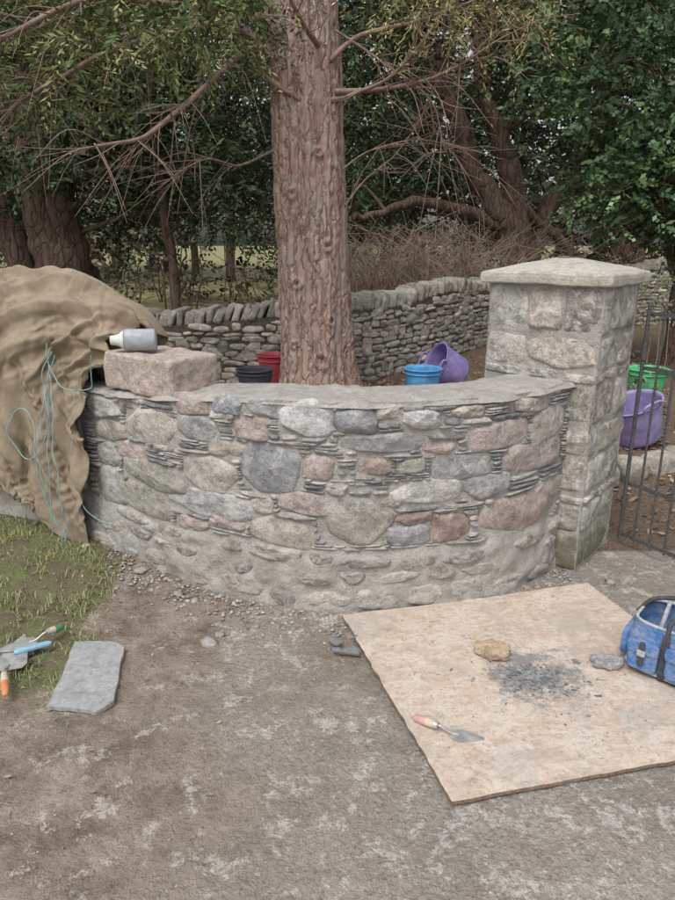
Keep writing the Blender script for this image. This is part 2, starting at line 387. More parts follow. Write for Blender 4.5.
PAL=dict(P=(.43,.36,.335),G=(.38,.37,.36),B=(.31,.315,.325),C=(.49,.46,.41),L=(.51,.495,.485),R=(.34,.255,.23),O=(.37,.355,.31),S=(.42,.375,.325),W=(.61,.59,.565),N=(.39,.315,.28))
big=[(190,405,36,21,'P'),(226,405,34,20,'B'),(260,407,32,17,'G'),(306,418,54,38,'L'),(356,421,46,26,'B'),(422,420,46,18,'L'),
(152,428,52,34,'C'),(197,428,42,24,'G'),(250,429,36,24,'P'),(497,435,62,29,'P'),(548,424,34,32,'C'),(110,430,34,24,'S'),(103,408,32,20,'G'),
(132,451,28,18,'P'),(155,475,64,30,'O'),(212,475,54,38,'C'),(271,468,64,50,'B'),(319,467,34,27,'P'),(373,467,38,17,'N'),(460,467,62,28,'G'),
(532,457,58,31,'P'),(411,466,34,15,'O'),(226,449,38,16,'S'),(108,454,22,22,'G'),(428,492,78,25,'W'),(487,487,46,25,'G'),(145,500,50,28,'O'),
(209,504,86,26,'L'),(304,504,56,23,'P'),(517,513,78,39,'N'),(356,521,80,48,'O'),(415,518,38,14,'R'),(450,528,38,29,'R'),(281,531,66,30,'S'),
(228,524,36,12,'P'),(410,535,44,21,'B'),(108,527,60,52,'G'),(112,484,28,34,'G'),(193,524,32,14,'P'),(382,443,90,20,'G'),(468,412,36,12,'S'),(160,533,36,16,'G'),
(262,505,24,17,'C'),(395,500,26,14,'O'),(335,490,24,12,'G'),(548,487,28,20,'S'),(530,405,38,14,'S'),(388,412,26,14,'C'),(440,447,38,14,'P')]
wm=MB()
U=np.arange(0,WC.L+.001,.014); V_=np.linspace(-.12,1,84)
h=wallH(U)
uu=np.repeat(U,len(V_)); vv=np.tile(V_,len(U))*np.repeat(h,len(V_))
plinth=sstep(.30,.22,vv+.05*vnoise(np.stack([uu*5,0*uu,0*uu],-1)))
off=-.007+fbm(np.stack([uu*11,vv*11,0*uu],-1),5)*(.012+.016*plinth)+ .018*plinth
wm.add(WC.M(uu,vv,off),gridf(len(U),len(V_)),1,(.4,.4,.4))
W_=np.linspace(.012,-.33,20); uu=np.repeat(U,len(W_)); ww=np.tile(W_,len(U)); hh=np.repeat(h,len(W_))
edge=sstep(-.012,.012,-ww)*sstep(.33,.32,-ww)
lip=fbm(np.stack([uu*8,0*uu,0*uu],-1),4)*.026*(ww>-.05)
wm.add(WC.M(uu,hh-.006+(.010+fbm(np.stack([uu*7,ww*7,0*uu],-1),4)*.014)*edge+fbm(np.stack([uu*30,ww*30,0*uu],-1),3)*.007*edge-.014*(ww>.011),ww+lip),gridf(len(U),len(W_)),1,(.45,.45,.45))
W_=np.linspace(-.1,1,12); uu=np.repeat(U,12); vv=np.tile(W_,len(U))*np.repeat(h,12)
wm.add(WC.M(uu,vv,-.33+0*uu),gridf(len(U),12),1,(.4,.4,.4))
occ=[]
for (px,py,w,hh,k) in big:
    u0,z0=wall_uz(px-w/2,py); u1,z1=wall_uz(px+w/2,py); um,zt=wall_uz(px,py-hh/2); _,zb=wall_uz(px,py+hh/2)
    cu=(u0+u1)/2; W=(u1-u0); H=zt-zb; cz=(zt+zb)/2
    occ.append((cu,cz,W/2,H/2))
    col=np.array(PAL[k])*random.uniform(.88,1.1)
    stone(wm,WC.M,cu,cz,W*1.05,H*1.10,random.uniform(.014,.025),col,random.uniform(6.,11.),15,72,0,random.uniform(-.08,.08),None,.05,7,.015,random.choice([4,5,6,7]),16.,.85,(.82,1.2))
umin=wall_uz(86,450)[0]; umax=WC.L-.01
zrow=.300
SL=[(.26,.26,.26),(.32,.31,.305),(.38,.355,.33),(.22,.22,.22),(.41,.39,.37),(.34,.30,.27),(.46,.43,.40)]
while zrow<.945:
    th_=random.choice([.008,.011,.014,.018,.023,.030])
    blk=[]
    for (cu,cz,a,bb) in occ:
        dz=abs(zrow+th_/2-cz)/(bb+.001)
        if dz<1: e=a*(1-dz**4)**(1/4)-.002; blk.append((cu-e,cu+e))
    blk.sort(); pos=umin; free=[]
    for s0,s1 in blk:
        if s0>pos: free.append((pos,s0))
        pos=max(pos,s1)
    if pos<umax: free.append((pos,umax))
    for f0,f1 in free:
        p=f0
        while p<f1-.012:
            l=min(random.uniform(.04,.24),f1-p)
            if f1-p-l<.03: l=f1-p
            if zrow+th_<wallH(p+l/2)-.006 and random.random()<.95:
                c=np.array(random.choice(SL))*random.uniform(.8,1.2)
                stone(wm,WC.M,p+l/2,zrow+th_/2+random.uniform(-.002,.002),l*.98,th_*random.uniform(.7,1.05),random.uniform(.004,.018),c,6.,5,26,0,random.uniform(-.05,.05),None,.13,2,.01,4 if random.random()<.4 else 0,4.,.6,(.85,1.2))
            p+=l
    zrow+=th_+.002
def rubble(mb,M,u0,u1,zf0,zf1,cols,hs,ws,depth,mat,n=3.5,K=8,S=30,cov=.9,gap=.012,poly=6):
    z=zf0
    while z<zf1-.02:
        hh=min(random.uniform(*hs),zf1-z); u=u0-random.uniform(0,.1)
        while u<u1:
            w=random.uniform(*ws); 
            if u+w>u1: w=max(u1-u,.04)
            if random.random()<cov:
                c=np.array(random.choice(cols))*random.uniform(.8,1.2)
                stone(mb,M,u+w/2,z+hh/2+random.uniform(-.015,.015),w-gap,(hh-gap)*random.uniform(.8,1.15),random.uniform(*depth),c,n,K,S,mat,random.uniform(-.12,.12),None,.12,4,.02,poly,8.,1.5)
            u+=w
        z+=hh
oc=[(.39,.36,.32),(.44,.39,.34),(.33,.32,.30),(.40,.35,.32),(.46,.43,.39)]
MO=lambda u,z,h:WC.M(u,z,h+.012)
rubble(wm,MO,umin-.02,umax,.0,.28,oc,(.08,.14),(.12,.32),(.006,.014),2,7.,9,36,.85)
rubble(wm,WC.M,0,umin-.02,.0,.86,oc,(.10,.18),(.14,.32),(.008,.022),2,5.)
wm.build("stone_wall",[M_stone,M_mortar,M_oldstone])

# ---------------------------------------------------------------- gate pillar
th=math.radians(40); C0=np.array([1.19,3.08]); e1=np.array([-math.cos(th),math.sin(th)]); e2=np.array([math.sin(th),math.cos(th)])
Wf,Ws,PH=.57,.46,1.40
pm=MB()
corn=[C0,C0+e1*Wf,C0+e1*Wf+e2*Ws,C0+e2*Ws]
ctr=sum(corn)/4
for i in range(4):
    a=corn[i]; bq=corn[(i+1)%4]; L=np.linalg.norm(bq-a); t=(bq-a)/L; nrm=np.array([t[1],-t[0]])
    if np.dot(nrm,(a+bq)/2-ctr)<0: nrm=-nrm
    def MP(u,z,h,a=a,t=t,nrm=nrm,L=L):
        u=np.asarray(u,float); z=np.asarray(z,float); P0=np.stack([a[0]+t[0]*u,a[1]+t[1]*u,z+0*u],-1)
        e_=np.minimum(sstep(-.012,.02,u),sstep(L+.012,L-.02,u)); hh=(h+fbm(P0*5,3)*.014)*e_-.002*(1-e_)
        return np.stack([a[0]+t[0]*u+nrm[0]*hh,a[1]+t[1]*u+nrm[1]*hh,z+0*u],-1)
    g=np.linspace(0,L,60); q=np.linspace(-.1,PH,130); uu=np.repeat(g,130); vv=np.tile(q,60)
    W3=MP(uu,vv,0*uu); o_=fbm(W3*22,4)*.008-.003
    pm.add(MP(uu,vv,o_),gridf(60,130),1,(.4,.4,.4))
    z=0; k=0
    cc=[(.43,.40,.36),(.33,.315,.28),(.45,.39,.34),(.38,.37,.35),(.50,.48,.44),(.39,.36,.30)]
    hs=[.20,.16,.045,.19,.15,.21,.05,.17,.24,.1]
    rs=random.Random(80+i); random.seed(50+i)
    while z<PH-.02:
        hh=hs[k%10]; hh=min(hh,PH-z)
        ws=[]; r_=L; first=(.36 if (k+i)%2 else .19)
        while r_>.001:
            w=first if not ws else rs.uniform(.16,.34)
            if hh<.07: w=rs.uniform(.08,.2)
            if r_-w<.10: w=r_
            ws.append(w); r_-=w
        u=0
        for w in ws:
            stone(pm,MP,u+w/2,z+hh/2+rs.uniform(-.005,.005),w-.004,(hh-.006)*rs.uniform(.92,1.0),rs.uniform(.008,.018),np.array(rs.choice(cc))*rs.uniform(.78,1.12),10.,14,64,0,rs.uniform(-.03,.03),rs.random()*99,.05,4,.012,5 if rs.random()<.25 else 0,10.,1.0,(.95,1.25))
            u+=w
        z+=hh; k+=1
pil=empty("stone_gate_pillar"); pm.build("shaft",[M_pillar,M_mortar],True,pil)
cm=MB(); ov=.035
def P2(a,b,z): p=C0+e1*a+e2*b; return (p[0],p[1],z)
def ring(o,z,n=14):
    L=[]; cs=[(-o,-o),(Wf+o,-o),(Wf+o,Ws+o),(-o,Ws+o)]
    for i in range(4):
        for k in range(n):
            t=k/n; L.append(P2(cs[i][0]*(1-t)+cs[(i+1)%4][0]*t,cs[i][1]*(1-t)+cs[(i+1)%4][1]*t,z))
    return np.array(L)
rings=[ring(-.05,1.398),ring(ov-.004,1.40),ring(ov,1.406),ring(ov+.002,1.43),ring(ov,1.447),ring(ov-.006,1.454)]
for t in (.25,.5,.75,1.): rings.append(ring(ov-.006-(.275*t),1.454+.066*t))
Rr=np.stack(rings,1); sh=Rr.shape; V=Rr.reshape(-1,3); V=V+np.stack([fbm(V*9,3),fbm(V*9+5,3),fbm(V*9+11,3)],-1)*.007
cm.add(V,gridf(sh[0],sh[1],True),0,(.50,.47,.41))
idx=np.arange(sh[0])*sh[1]+sh[1]-1; top=V[idx]; cn=top.mean(0)
cm.add(np.vstack([top,cn]),np.stack([np.arange(56),(np.arange(56)+1)%56,np.full(56,56)],-1),0,(.50,.47,.41))
cm.build("cap",[M_cap],False,pil)

# ---------------------------------------------------------------- sandstone block on wall
bm_=MB(); rbox(bm_,bc,(.50,.30,.18),rotz(bang),0,(.50,.41,.36),30,18.,.018,14,3.)
bm_.build("sandstone_coping_block",[M_red])

# ---------------------------------------------------------------- back dry-stone wall
dw=MB(); DC=Curve([(-9,8.2),(-5,7.5),(-1.8,7.05),(-.6,7.0),(.15,7.1),(1.1,8.2),(2.2,9.8),(3.9,11.3),(5.8,12.4),(9,13.4),(14,14)])
random.seed(21)
uu=np.repeat(np.linspace(0,DC.L,200),10)
def dtop(u):
    x=DC.ev(u)[0]; return .70+.24*sstep(-1.9,.1,x)+.16*sstep(2.5,6,x)+.06*vnoise(np.stack([np.atleast_1d(u)*.8,0*np.atleast_1d(u),0*np.atleast_1d(u)],-1))
vv=np.tile(np.linspace(-.1,1,10),200)*dtop(uu)
dw.add(DC.M(uu,vv,-.004+fbm(np.stack([uu*6,vv*6,0*uu],-1))*.02),gridf(200,10),1,(.1,.1,.1))
dw.add(DC.M(uu,vv,-.35+0*uu),gridf(200,10),1,(.1,.1,.1))
ww=np.tile(np.linspace(-.03,-.35,10),200); dw.add(DC.M(uu,dtop(uu),ww),gridf(200,10),1,(.1,.1,.1))
dc=[(.50,.46,.39),(.42,.39,.33),(.55,.51,.43),(.36,.34,.30),(.47,.41,.36),(.58,.54,.47)]
z=.1
while z<1.1:
    hh=random.uniform(.035,.08); u=2.
    while u<DC.L-2:
        w=random.uniform(.10,.30); tall=random.random()<.10; zz=z+hh/2+random.uniform(-.015,.015)
        if zz+hh*.3<float(dtop(u)[0]):
            stone(dw,DC.M,u+w/2,zz,w-.003,hh*(random.uniform(1.6,2.2) if tall else random.uniform(.88,1.12)),random.uniform(.012,.045),np.array(random.choice(dc))*random.uniform(.7,1.2),8.,6,20,0,random.uniform(-.08,.08),None,.10,3,.015,5,6.,.5,(.92,1.25))
        u+=w
    z+=hh
u=2.
while u<DC.L-2:
    w=random.uniform(.04,.11); x_,y_,tx,ty=[float(q) for q in DC.ev(u)]; hh=random.uniform(.11,.2)
    rbox(dw,(x_-ty*.17,y_+tx*.17,float(dtop(u)[0])+hh*.36),(w,random.uniform(.28,.38),hh),rotz(math.atan2(ty,tx)+random.uniform(-.15,.15))@roty(random.uniform(.0,.5)),0,np.array(random.choice(dc))*random.uniform(.7,1.1),7,9.,.03,9,random.random()*99)
    u+=w*1.1
dw.build("dry_stone_wall",[M_dry,M_core])

# ---------------------------------------------------------------- main conifer
tm=MB()
Z=np.linspace(-.1,9,560); S=150; tht=np.linspace(0,2*np.pi,S,endpoint=False)
cx=-.17-.05*sstep(.3,1.8,Z)-.03*(Z-1.8)*(Z>1.8); cy=6.0+0*Z
rad=.285+.10*np.exp(-np.clip(Z-.25,0,9)/.22)-.012*np.clip(Z-2,0,9)
TT,ZZ=np.meshgrid(tht,Z,indexing='ij'); RR=np.tile(rad,(S,1))
Pn=np.stack([np.cos(TT)*1.0,np.sin(TT)*1.0,ZZ*.33],-1).reshape(-1,3)
wq=fbm(Pn*3,2)*.35
Pf=np.stack([np.cos(TT).ravel()+wq*.25,np.sin(TT).ravel()+wq*.25,ZZ.ravel()*.42+wq],-1)
strip=np.abs(fbm(Pf*np.array([13,13,9.])+7,3)); strip=np.clip(strip*3.2,0,1)**.6
fl=(fbm(Pn*3.2,3)*.045+strip*.024+fbm(Pn*np.array([30,30,60]),3)*.012).reshape(S,-1)-.012
lob=1+.05*np.cos(TT*3+ZZ*.7)+.03*np.cos(TT*5-ZZ*.4)
rr=RR*lob+fl
V=np.stack([cx[None,:]+rr*np.cos(TT),cy[None,:]+rr*np.sin(TT),ZZ],-1)
for (kx,kz,kr) in [(-.1,.62,.06),(-.30,1.25,.035),(-.05,1.55,.04),(-.33,1.95,.04),(-.12,2.25,.035),(-.02,.95,.035),(-.34,.75,.03)]:
    kp=np.array([kx-.03,5.72,kz]); d=np.linalg.norm((V-kp)*np.array([1,.6,1]),axis=-1)
    V=V+np.array([0,-1,0])*((np.exp(-((d-kr)/(kr*.35))**2)*.024)-np.exp(-(d/(kr*.5))**2)*.02)[...,None]
tm.add(V.reshape(-1,3),gridf(S,len(Z),True),0,(.5,.5,.5))
def limb(mb,pts,r0,r1,mat=0,sides=8,n=10,wob=.03,rough=.15):
    P=catmull(pts,n); m_=len(P); P=P+np.stack([fbm(P*2.2+k*7,2) for k in range(3)],-1)*wob*np.linspace(0,1,m_)[:,None]
    tube(mb,P,np.linspace(r0,r1,m_),sides,mat,(.4,.3,.25),rough); return P
LB=[]
def L(pts,Y,r0,r1,**k):
    Q=[at(p[0],p[1],Y+(p[2] if len(p)>2 else 0)) for p in pts]; P=limb(tm,Q,r0,r1,1,**k); LB.append((P,r0)); return P
L([(285,60),(262,45),(215,12),(150,2,-.4),(85,-6,-.8)],5.9,.042,.015)
L([(270,50),(245,52,-.2),(215,78,-.5),(180,112,-.8),(140,140,-1.),(95,146,-1.3)],5.8,.030,.010)
L([(335,92),(370,90),(410,84,-.3),(450,70,-.5),(500,40,-.7)],5.8,.024,.006)
L([(330,100),(352,95),(392,75,-.2),(430,30,-.4),(470,-20)],5.8,.02,.006)
L([(300,100),(262,70),(225,-10,-.3)],5.75,.02,.01)
L([(330,60),(360,35),(420,20,-.3),(490,-5,-.6)],5.8,.024,.008)
L([(318,45),(300,20,-.3),(275,-30,-.6)],5.75,.022,.012)
L([(345,205),(365,180),(400,150,-.2),(425,110,-.3)],5.85,.009,.003)
L([(275,150),(240,165),(205,160,-.3),(160,185,-.6)],5.85,.012,.003)
L([(335,175),(370,150),(420,140,-.2),(470,150,-.3)],5.85,.008,.002)
L([(335,30),(380,60),(430,100,-.3),(445,150,-.4)],5.8,.012,.003)
L([(270,15),(180,30),(90,60,-.6),(10,110,-1)],5.7,.03,.008)
L([(270,-30),(160,-20),(60,10,-.9),(-40,60,-1.2)],5.7,.03,.01)
random.seed(5)
for P,r0 in LB:
    ln=np.linalg.norm(P[-1]-P[0])
    for k in range(int(13*ln)+5):
        i=random.randrange(len(P)//4,len(P)); p=P[i]; t=P[min(i+1,len(P)-1)]-P[max(i-1,0)]; t=t/(np.linalg.norm(t)+1e-9)
        d=t+np.array([random.gauss(0,.55),random.gauss(0,.55),random.gauss(-.1,.5)]); d/=np.linalg.norm(d); l=random.uniform(.2,.8)
        q=[p,p+d*l*.5+np.array([0,0,random.gauss(0,.03)]),p+d*l+np.array([0,0,-l*random.uniform(-.1,.4)])]
        Pq=catmull(q,5); tube(tm,Pq,np.linspace(min(.005,r0*.4),.0013,len(Pq)),4,1,(.3,.2,.2))
        if random.random()<.7:
            d2=d+np.array([random.gauss(0,.5),random.gauss(0,.5),random.gauss(-.2,.4)]); tube(tm,np.array([Pq[4],Pq[4]+d2*l*.25,Pq[4]+d2*l*.45-(0,0,.03)]),[.003,.002,.001],3,1,(.3,.2,.2))
def sprays(mb,B,D,length,m_,Lf,Wf_,cols,droop=.3,mat=0,plane_up=.8):
    B=np.asarray(B);D=np.asarray(D); n=len(B); D=D/np.linalg.norm(D,axis=1)[:,None]
    up=np.tile([0,0,1.],(n,1))*plane_up+rng.normal(0,.5,(n,3)); S_=np.cross(D,up); S_/=np.linalg.norm(S_,axis=1)[:,None]+1e-9
    length=np.broadcast_to(length,(n,)); t=np.linspace(.08,1,m_)
    pos=B[:,None,:]+D[:,None,:]*(t[None,:,None]*length[:,None,None])
    pos[...,2]-=droop*length[:,None]*t[None,:]**2
    sg=np.where(np.arange(m_)%2==0,1,-1)[None,:,None]
    d=D[:,None,:]*.8+S_[:,None,:]*sg*.75+rng.normal(0,.22,(n,m_,3)); d[...,2]-=droop*t[None,:]
    d/=np.linalg.norm(d,axis=-1)[...,None]
    l=Lf*(1.15-.7*t)[None,:,None]*rng.uniform(.7,1.3,(n,m_,1))
    w=np.cross(d,np.cross(d,S_[:,None,:])+rng.normal(0,.5,(n,m_,3))); w/=np.linalg.norm(w,axis=-1)[...,None]+1e-9
    a=pos; b_=pos+d*l*.5+w*Wf_*.5; c_=pos+d*l; e_=pos+d*l*.5-w*Wf_*.5
    V=np.stack([a,b_,c_,e_],2).reshape(-1,3)
    cc=np.asarray(cols)[rng.integers(0,len(cols),n)]*rng.uniform(.6,1.4,(n,1)); cc=np.repeat(cc,m_,0)*rng.uniform(.75,1.25,(n*m_,1)); cc=np.repeat(cc,4,0)
    mb.add(V,np.arange(n*m_*4).reshape(-1,4),mat,cc)
def rdir(n,zs=.4,zo=-.1):
    d=rng.normal(0,1,(n,3)); d[:,2]=d[:,2]*zs+zo; return d/np.linalg.norm(d,axis=1)[:,None]
def clumps(mb,C,rad,nper,length,m_,Lf,Wf_,cols,droop=.3,mat=0,outward=.6):
    C=np.asarray(C); n=len(C); q=rng.normal(0,.5,(n*nper,3))*np.asarray(rad); B=np.repeat(C,nper,0)+q
    D=rdir(n*nper)+outward*q/(np.asarray(rad)); br=np.repeat(rng.uniform(.5,1.45,n),nper)
    s0=len(mb.c); sprays(mb,B,D,length,m_,Lf,Wf_,cols,droop,mat); mb.c[s0]=mb.c[s0]*np.repeat(br,m_*4)[:,None]
CY=[(.13,.175,.06),(.18,.205,.07),(.095,.145,.05),(.22,.215,.09)]
def view_pts(n,x0,x1,y0,y1,Y0,Y1,f=None):
    out=[]
    while len(out)<n:
        px=random.uniform(x0,x1);py=random.uniform(y0,y1);Yv=random.uniform(Y0,Y1)
        if f is None or f(px,py): out.append(at(px,py,Yv))
    return np.array(out)
C=view_pts(60,-80,250,-60,150,4.6,6.,lambda x,y:y<(130 if x<110 else 85)-x*.2+random.uniform(-25,20))
clumps(tm,C,(.34,.34,.14),14,.28,14,.085,.018,CY,.5,2)
C=view_pts(20,365,535,-40,70,5.,5.8,lambda x,y:y<random.uniform(10,75))
clumps(tm,C,(.24,.24,.13),12,.24,15,.07,.012,[(.30,.26,.11),(.22,.22,.09),(.36,.29,.15)],.7,2)
C=np.stack([rng.uniform(-3,2.6,30),rng.uniform(5.,7.5,30),rng.uniform(4.3,7,30)],-1)
clumps(tm,C,(.4,.4,.2),12,.3,12,.09,.02,CY,.5,2)
tm.build("cypress_tree",[M_bark,M_twig,M_leaf])

# ---------------------------------------------------------------- background trees
YW=[(.04,.068,.032),(.06,.088,.042),(.032,.054,.03),(.08,.11,.045)]
def tree(name,trunks,C,rad,nper,length,m_,Lf,Wf_,cols,droop,mats,limbs=True,wob=.1):
    mb=MB()
    for pts,r0,r1 in trunks: limb(mb,pts,r0,r1,0,16,12,wob,.3)
    tops=[catmull(p,10) for p,_,_ in trunks]; allp=np.vstack(tops); allp=allp[allp[:,2]>1.6]
    if limbs and len(allp):
        for c in C[::3]:
            d=np.linalg.norm(allp-c,axis=1)+np.maximum(allp[:,2]-c[2],0)*1.5; p=allp[int(np.argmin(d))]
            mid=(p+c)/2+np.array([random.gauss(0,.15),random.gauss(0,.15),.15]); l_=np.linalg.norm(c-p)
            if l_<5: limb(mb,[p,mid,c],.012+.012*l_,.006,0,6,6,.12,.2)
    clumps(mb,C,rad,nper,length,m_,Lf,Wf_,cols,droop,1)
    return mb.build(name,mats)
random.seed(31)
C=np.vstack([view_pts(165,-160,275,-80,215,7.6,10.5,lambda x,y:y<190+30*math.sin(x*.03)),
             view_pts(44,90,280,110,235,8.5,11.)])
tree("yew_tree",[([(-3.55,9,0),(-3.5,9,1.2),(-3.6,9,2.4),(-3.3,9,5),(-3.2,9,8)],.42,.2),([(-4.1,9.3,0),(-4.15,9.2,1.5),(-4.8,9.2,4)],.22,.12)],C,(.5,.5,.22),18,.34,12,.12,.034,YW,.35,[M_bark2,M_leaf])
C=view_pts(12,100,230,-40,120,8.6,9.5)
tree("slender_tree",[([at(178,330,8.8),at(172,260,8.8),at(160,185,8.8),at(150,60,8.8),at(140,-60,8.8)],.065,.04)],C,(.4,.4,.25),14,.3,12,.09,.022,YW,.3,[M_bark2,M_leaf])
B=(3.05,12,.1)
tr=[([B,at(512,235,12),at(495,205,12),at(470,165,12.),at(455,110,12),at(430,40,12)],.24,.12),
    ([B,at(518,225,12.1),at(508,170,12.1),at(500,120,12.1),at(480,80,12.2),at(500,-20,12)],.22,.12),
    ([at(500,225,12),at(470,212,12),at(430,205,11.6),at(385,210,11.3),at(350,222,11)],.12,.04),
    ([(3.2,12.1,.1),at(540,225,12.2),at(575,175,12.3),at(600,90,12.4)],.18,.1),
    ([at(580,262,12.5),at(560,240,12.2),at(520,205,12),at(500,180,12)],.10,.05),
    ([(5.3,13,0),at(620,220,13),at(600,150,13),at(615,60,13)],.22,.12),
    ([at(640,290,13),at(635,220,13),at(660,120,13)],.18,.1)]
C=view_pts(250,335,700,-80,225,12.2,15.5,lambda x,y:(y<190+35*math.sin(x*.021) ) and not (425<x<485 and 25<y<105 and random.random()<.85))
C=np.vstack([C,view_pts(60,335,700,-80,110,10.2,12.,lambda x,y:not (420<x<490 and 15<y<110))])
tree("yew_tree",tr,C,(.6,.6,.27),16,.4,11,.15,.045,YW+[(.07,.115,.045)],.35,[M_bark2,M_leaf],True,.2)
HC=[(.06,.11,.045),(.085,.15,.06),(.045,.085,.04),(.12,.19,.075)]
mb=MB(); limb(mb,[(4.1,8.3,0),(4.0,8.2,2),(3.9,8.1,5)],.11,.05,0,10,10,.1,.2)
C=view_pts(84,545,740,-60,235,7.2,8.8,lambda x,y:(x-520)>max(0,(y-60))*.35+random.uniform(0,50))
for c in C[::2]: limb(mb,[(4.,8.2,max(1,c[2]-1)),(np.array((4.,8.2,c[2]))+c)/2+(0,0,.1),c],.02,.005,0,5,5,.1)
clumps(mb,C,(.42,.42,.3),24,.24,10,.085,.045,HC,.2,1)
mb.build("holly_tree",[M_bark2,M_holly])
random.seed(77)
mb=MB()
for k in range(34):
    x0=random.uniform(-26,28); y0=random.uniform(19,34); hgt=random.uniform(6,11); r=random.uniform(.1,.28)
    limb(mb,[(x0,y0,0),(x0+random.gauss(0,.4),y0,hgt*.5),(x0+random.gauss(0,.9),y0,hgt)],r,.04,0,8,6,.3)
    for q in range(7):
        zz=random.uniform(2,hgt); limb(mb,[(x0,y0,zz),(x0+random.gauss(0,1),y0,zz+.8),(x0+random.gauss(0,2),y0+random.gauss(0,1),zz+1.6)],r*.3,.015,0,5,5,.3)
C=np.stack([rng.uniform(-30,32,340),rng.uniform(19,36,340),rng.uniform(2.2,14,340)],-1)
clumps(mb,C,(1.4,1.4,.9),20,1.,8,.5,.22,[(.06,.08,.045),(.085,.10,.055),(.12,.11,.07),(.05,.068,.042)],.2,1)
mb.build("distant_trees",[M_bark2,M_leaf])
mb=MB(); random.seed(3)
C=np.vstack([np.stack([rng.uniform(-.6,14,100),rng.uniform(14,18,100),rng.uniform(.2,2.9,100)],-1),np.stack([rng.uniform(-12,-4.4,50),rng.uniform(12,16,50),rng.uniform(.2,2.6,50)],-1),np.stack([rng.uniform(-4.5,-.5,26),rng.uniform(14,18,26),rng.uniform(1.9,3.6,26)],-1),np.stack([rng.uniform(-6,0,10),rng.uniform(16,22,10),rng.uniform(.2,1.3,10)],-1)])
clumps(mb,C,(.75,.75,.5),20,.5,8,.2,.075,[(.085,.09,.055),(.14,.115,.075),(.06,.075,.042),(.19,.145,.10)],.2,0)
for c in C: limb(mb,[(c[0],c[1],0),(c[0]+random.gauss(0,.15),c[1],c[2]*.5),tuple(c)],random.uniform(.01,.03),.008,1,5,6,.35)
mb.build("hedge",[M_leaf,M_bark2])
mb=MB(); random.seed(9)
for k in range(780):
    px=random.uniform(345,500) if k%5 else random.uniform(130,660); Yb=random.uniform(10.2,12.5) if px>300 else random.uniform(9,12)
    x0=at(px,300,Yb)[0]; hgt=random.uniform(.8,2.)*(1 if px>300 else .5)
    a=np.array([x0,Yb,.1]); d=np.array([random.gauss(0,.5),random.gauss(0,.4),1.])*hgt
    P=catmull([a,a+d*.5+(random.gauss(0,.1),0,.1),a+d+(random.gauss(0,.35),0,-.25)],5)
    tube(mb,P,np.linspace(.010,.003,len(P)),3,0,(.3,.2,.2))
    for j in range(3):
        p=P[random.randrange(3,len(P))]; e=np.array([random.gauss(0,.3),random.gauss(0,.2),random.uniform(-.1,.4)])
        tube(mb,np.array([p,p+e*.6,p+e]),[.005,.004,.002],3,0,(.3,.2,.2))
mb.build("bare_shrub",[simple("dry_twig",(.35,.265,.20),.9,0,.35,5)])
mb=MB(); C=np.array([at(640,405,5.2),at(648,380,5.4),at(636,440,5.),at(662,300,6.5),at(655,285,6.8),at(670,310,6.6)])
clumps(mb,C,(.12,.12,.14),14,.14,9,.06,.02,[(.18,.22,.10),(.33,.34,.22),(.12,.17,.07)],.2,0); 
for c in C: tube(mb,[(c[0],c[1],gz(c[0],c[1])-.02),(c[0]+.03,c[1],c[2]*.5),tuple(c)],[.008,.006,.003],5,1)
mb.build("variegated_shrub",[M_leaf,M_twig])

# ---------------------------------------------------------------- grass
n=26000
gx=rng.uniform(-2.6,-.6,n); gy=rng.uniform(1.7,3.75,n); P3=np.stack([gx,gy,0*gx],-1)
nz=fbm(P3*3.,4); g=sstep(-.15,.35,(-.93-gx)*2.2+nz*1.3)*sstep(1.78,2.15,gy+nz*.25)*(gy<wallY(gx)-.02)
g=g*(.06+.94*sstep(-.25,.25,fbm(P3*8+4,3))); keep=rng.uniform(0,1,n)<g
gx,gy=gx[keep],gy[keep]; n=len(gx); z0=gz(gx,gy)-.003
l=rng.uniform(.015,.05,n); a=rng.uniform(0,6.28,n); lean=rng.uniform(.2,1.5,n); w=.0019
dx,dy=np.cos(a),np.sin(a); sx_,sy_=-dy*w,dx*w
b0=np.stack([gx,gy,z0],-1); mid=b0+np.stack([dx*l*lean*.35,dy*l*lean*.35,l*.55],-1); tip=b0+np.stack([dx*l*lean,dy*l*lean,l*(1-.45*lean)],-1); s_=np.stack([sx_,sy_,0*sx_],-1)
V=np.stack([b0-s_,b0+s_,mid+s_*.8,mid-s_*.8,tip+s_*.2,tip-s_*.2],1).reshape(-1,3)
i0=np.arange(n)*6; Fq=np.vstack([np.stack([i0,i0+1,i0+2,i0+3],-1),np.stack([i0+3,i0+2,i0+4,i0+5],-1)])
gc=np.array([(.19,.25,.085),(.24,.29,.11),(.40,.36,.21),(.14,.20,.065),(.32,.27,.17)])[rng.integers(0,5,n)]*rng.uniform(.7,1.3,(n,1))
mb=MB(); mb.add(V,Fq,0,np.repeat(gc,6,0)); mb.build("grass",[M_grass])

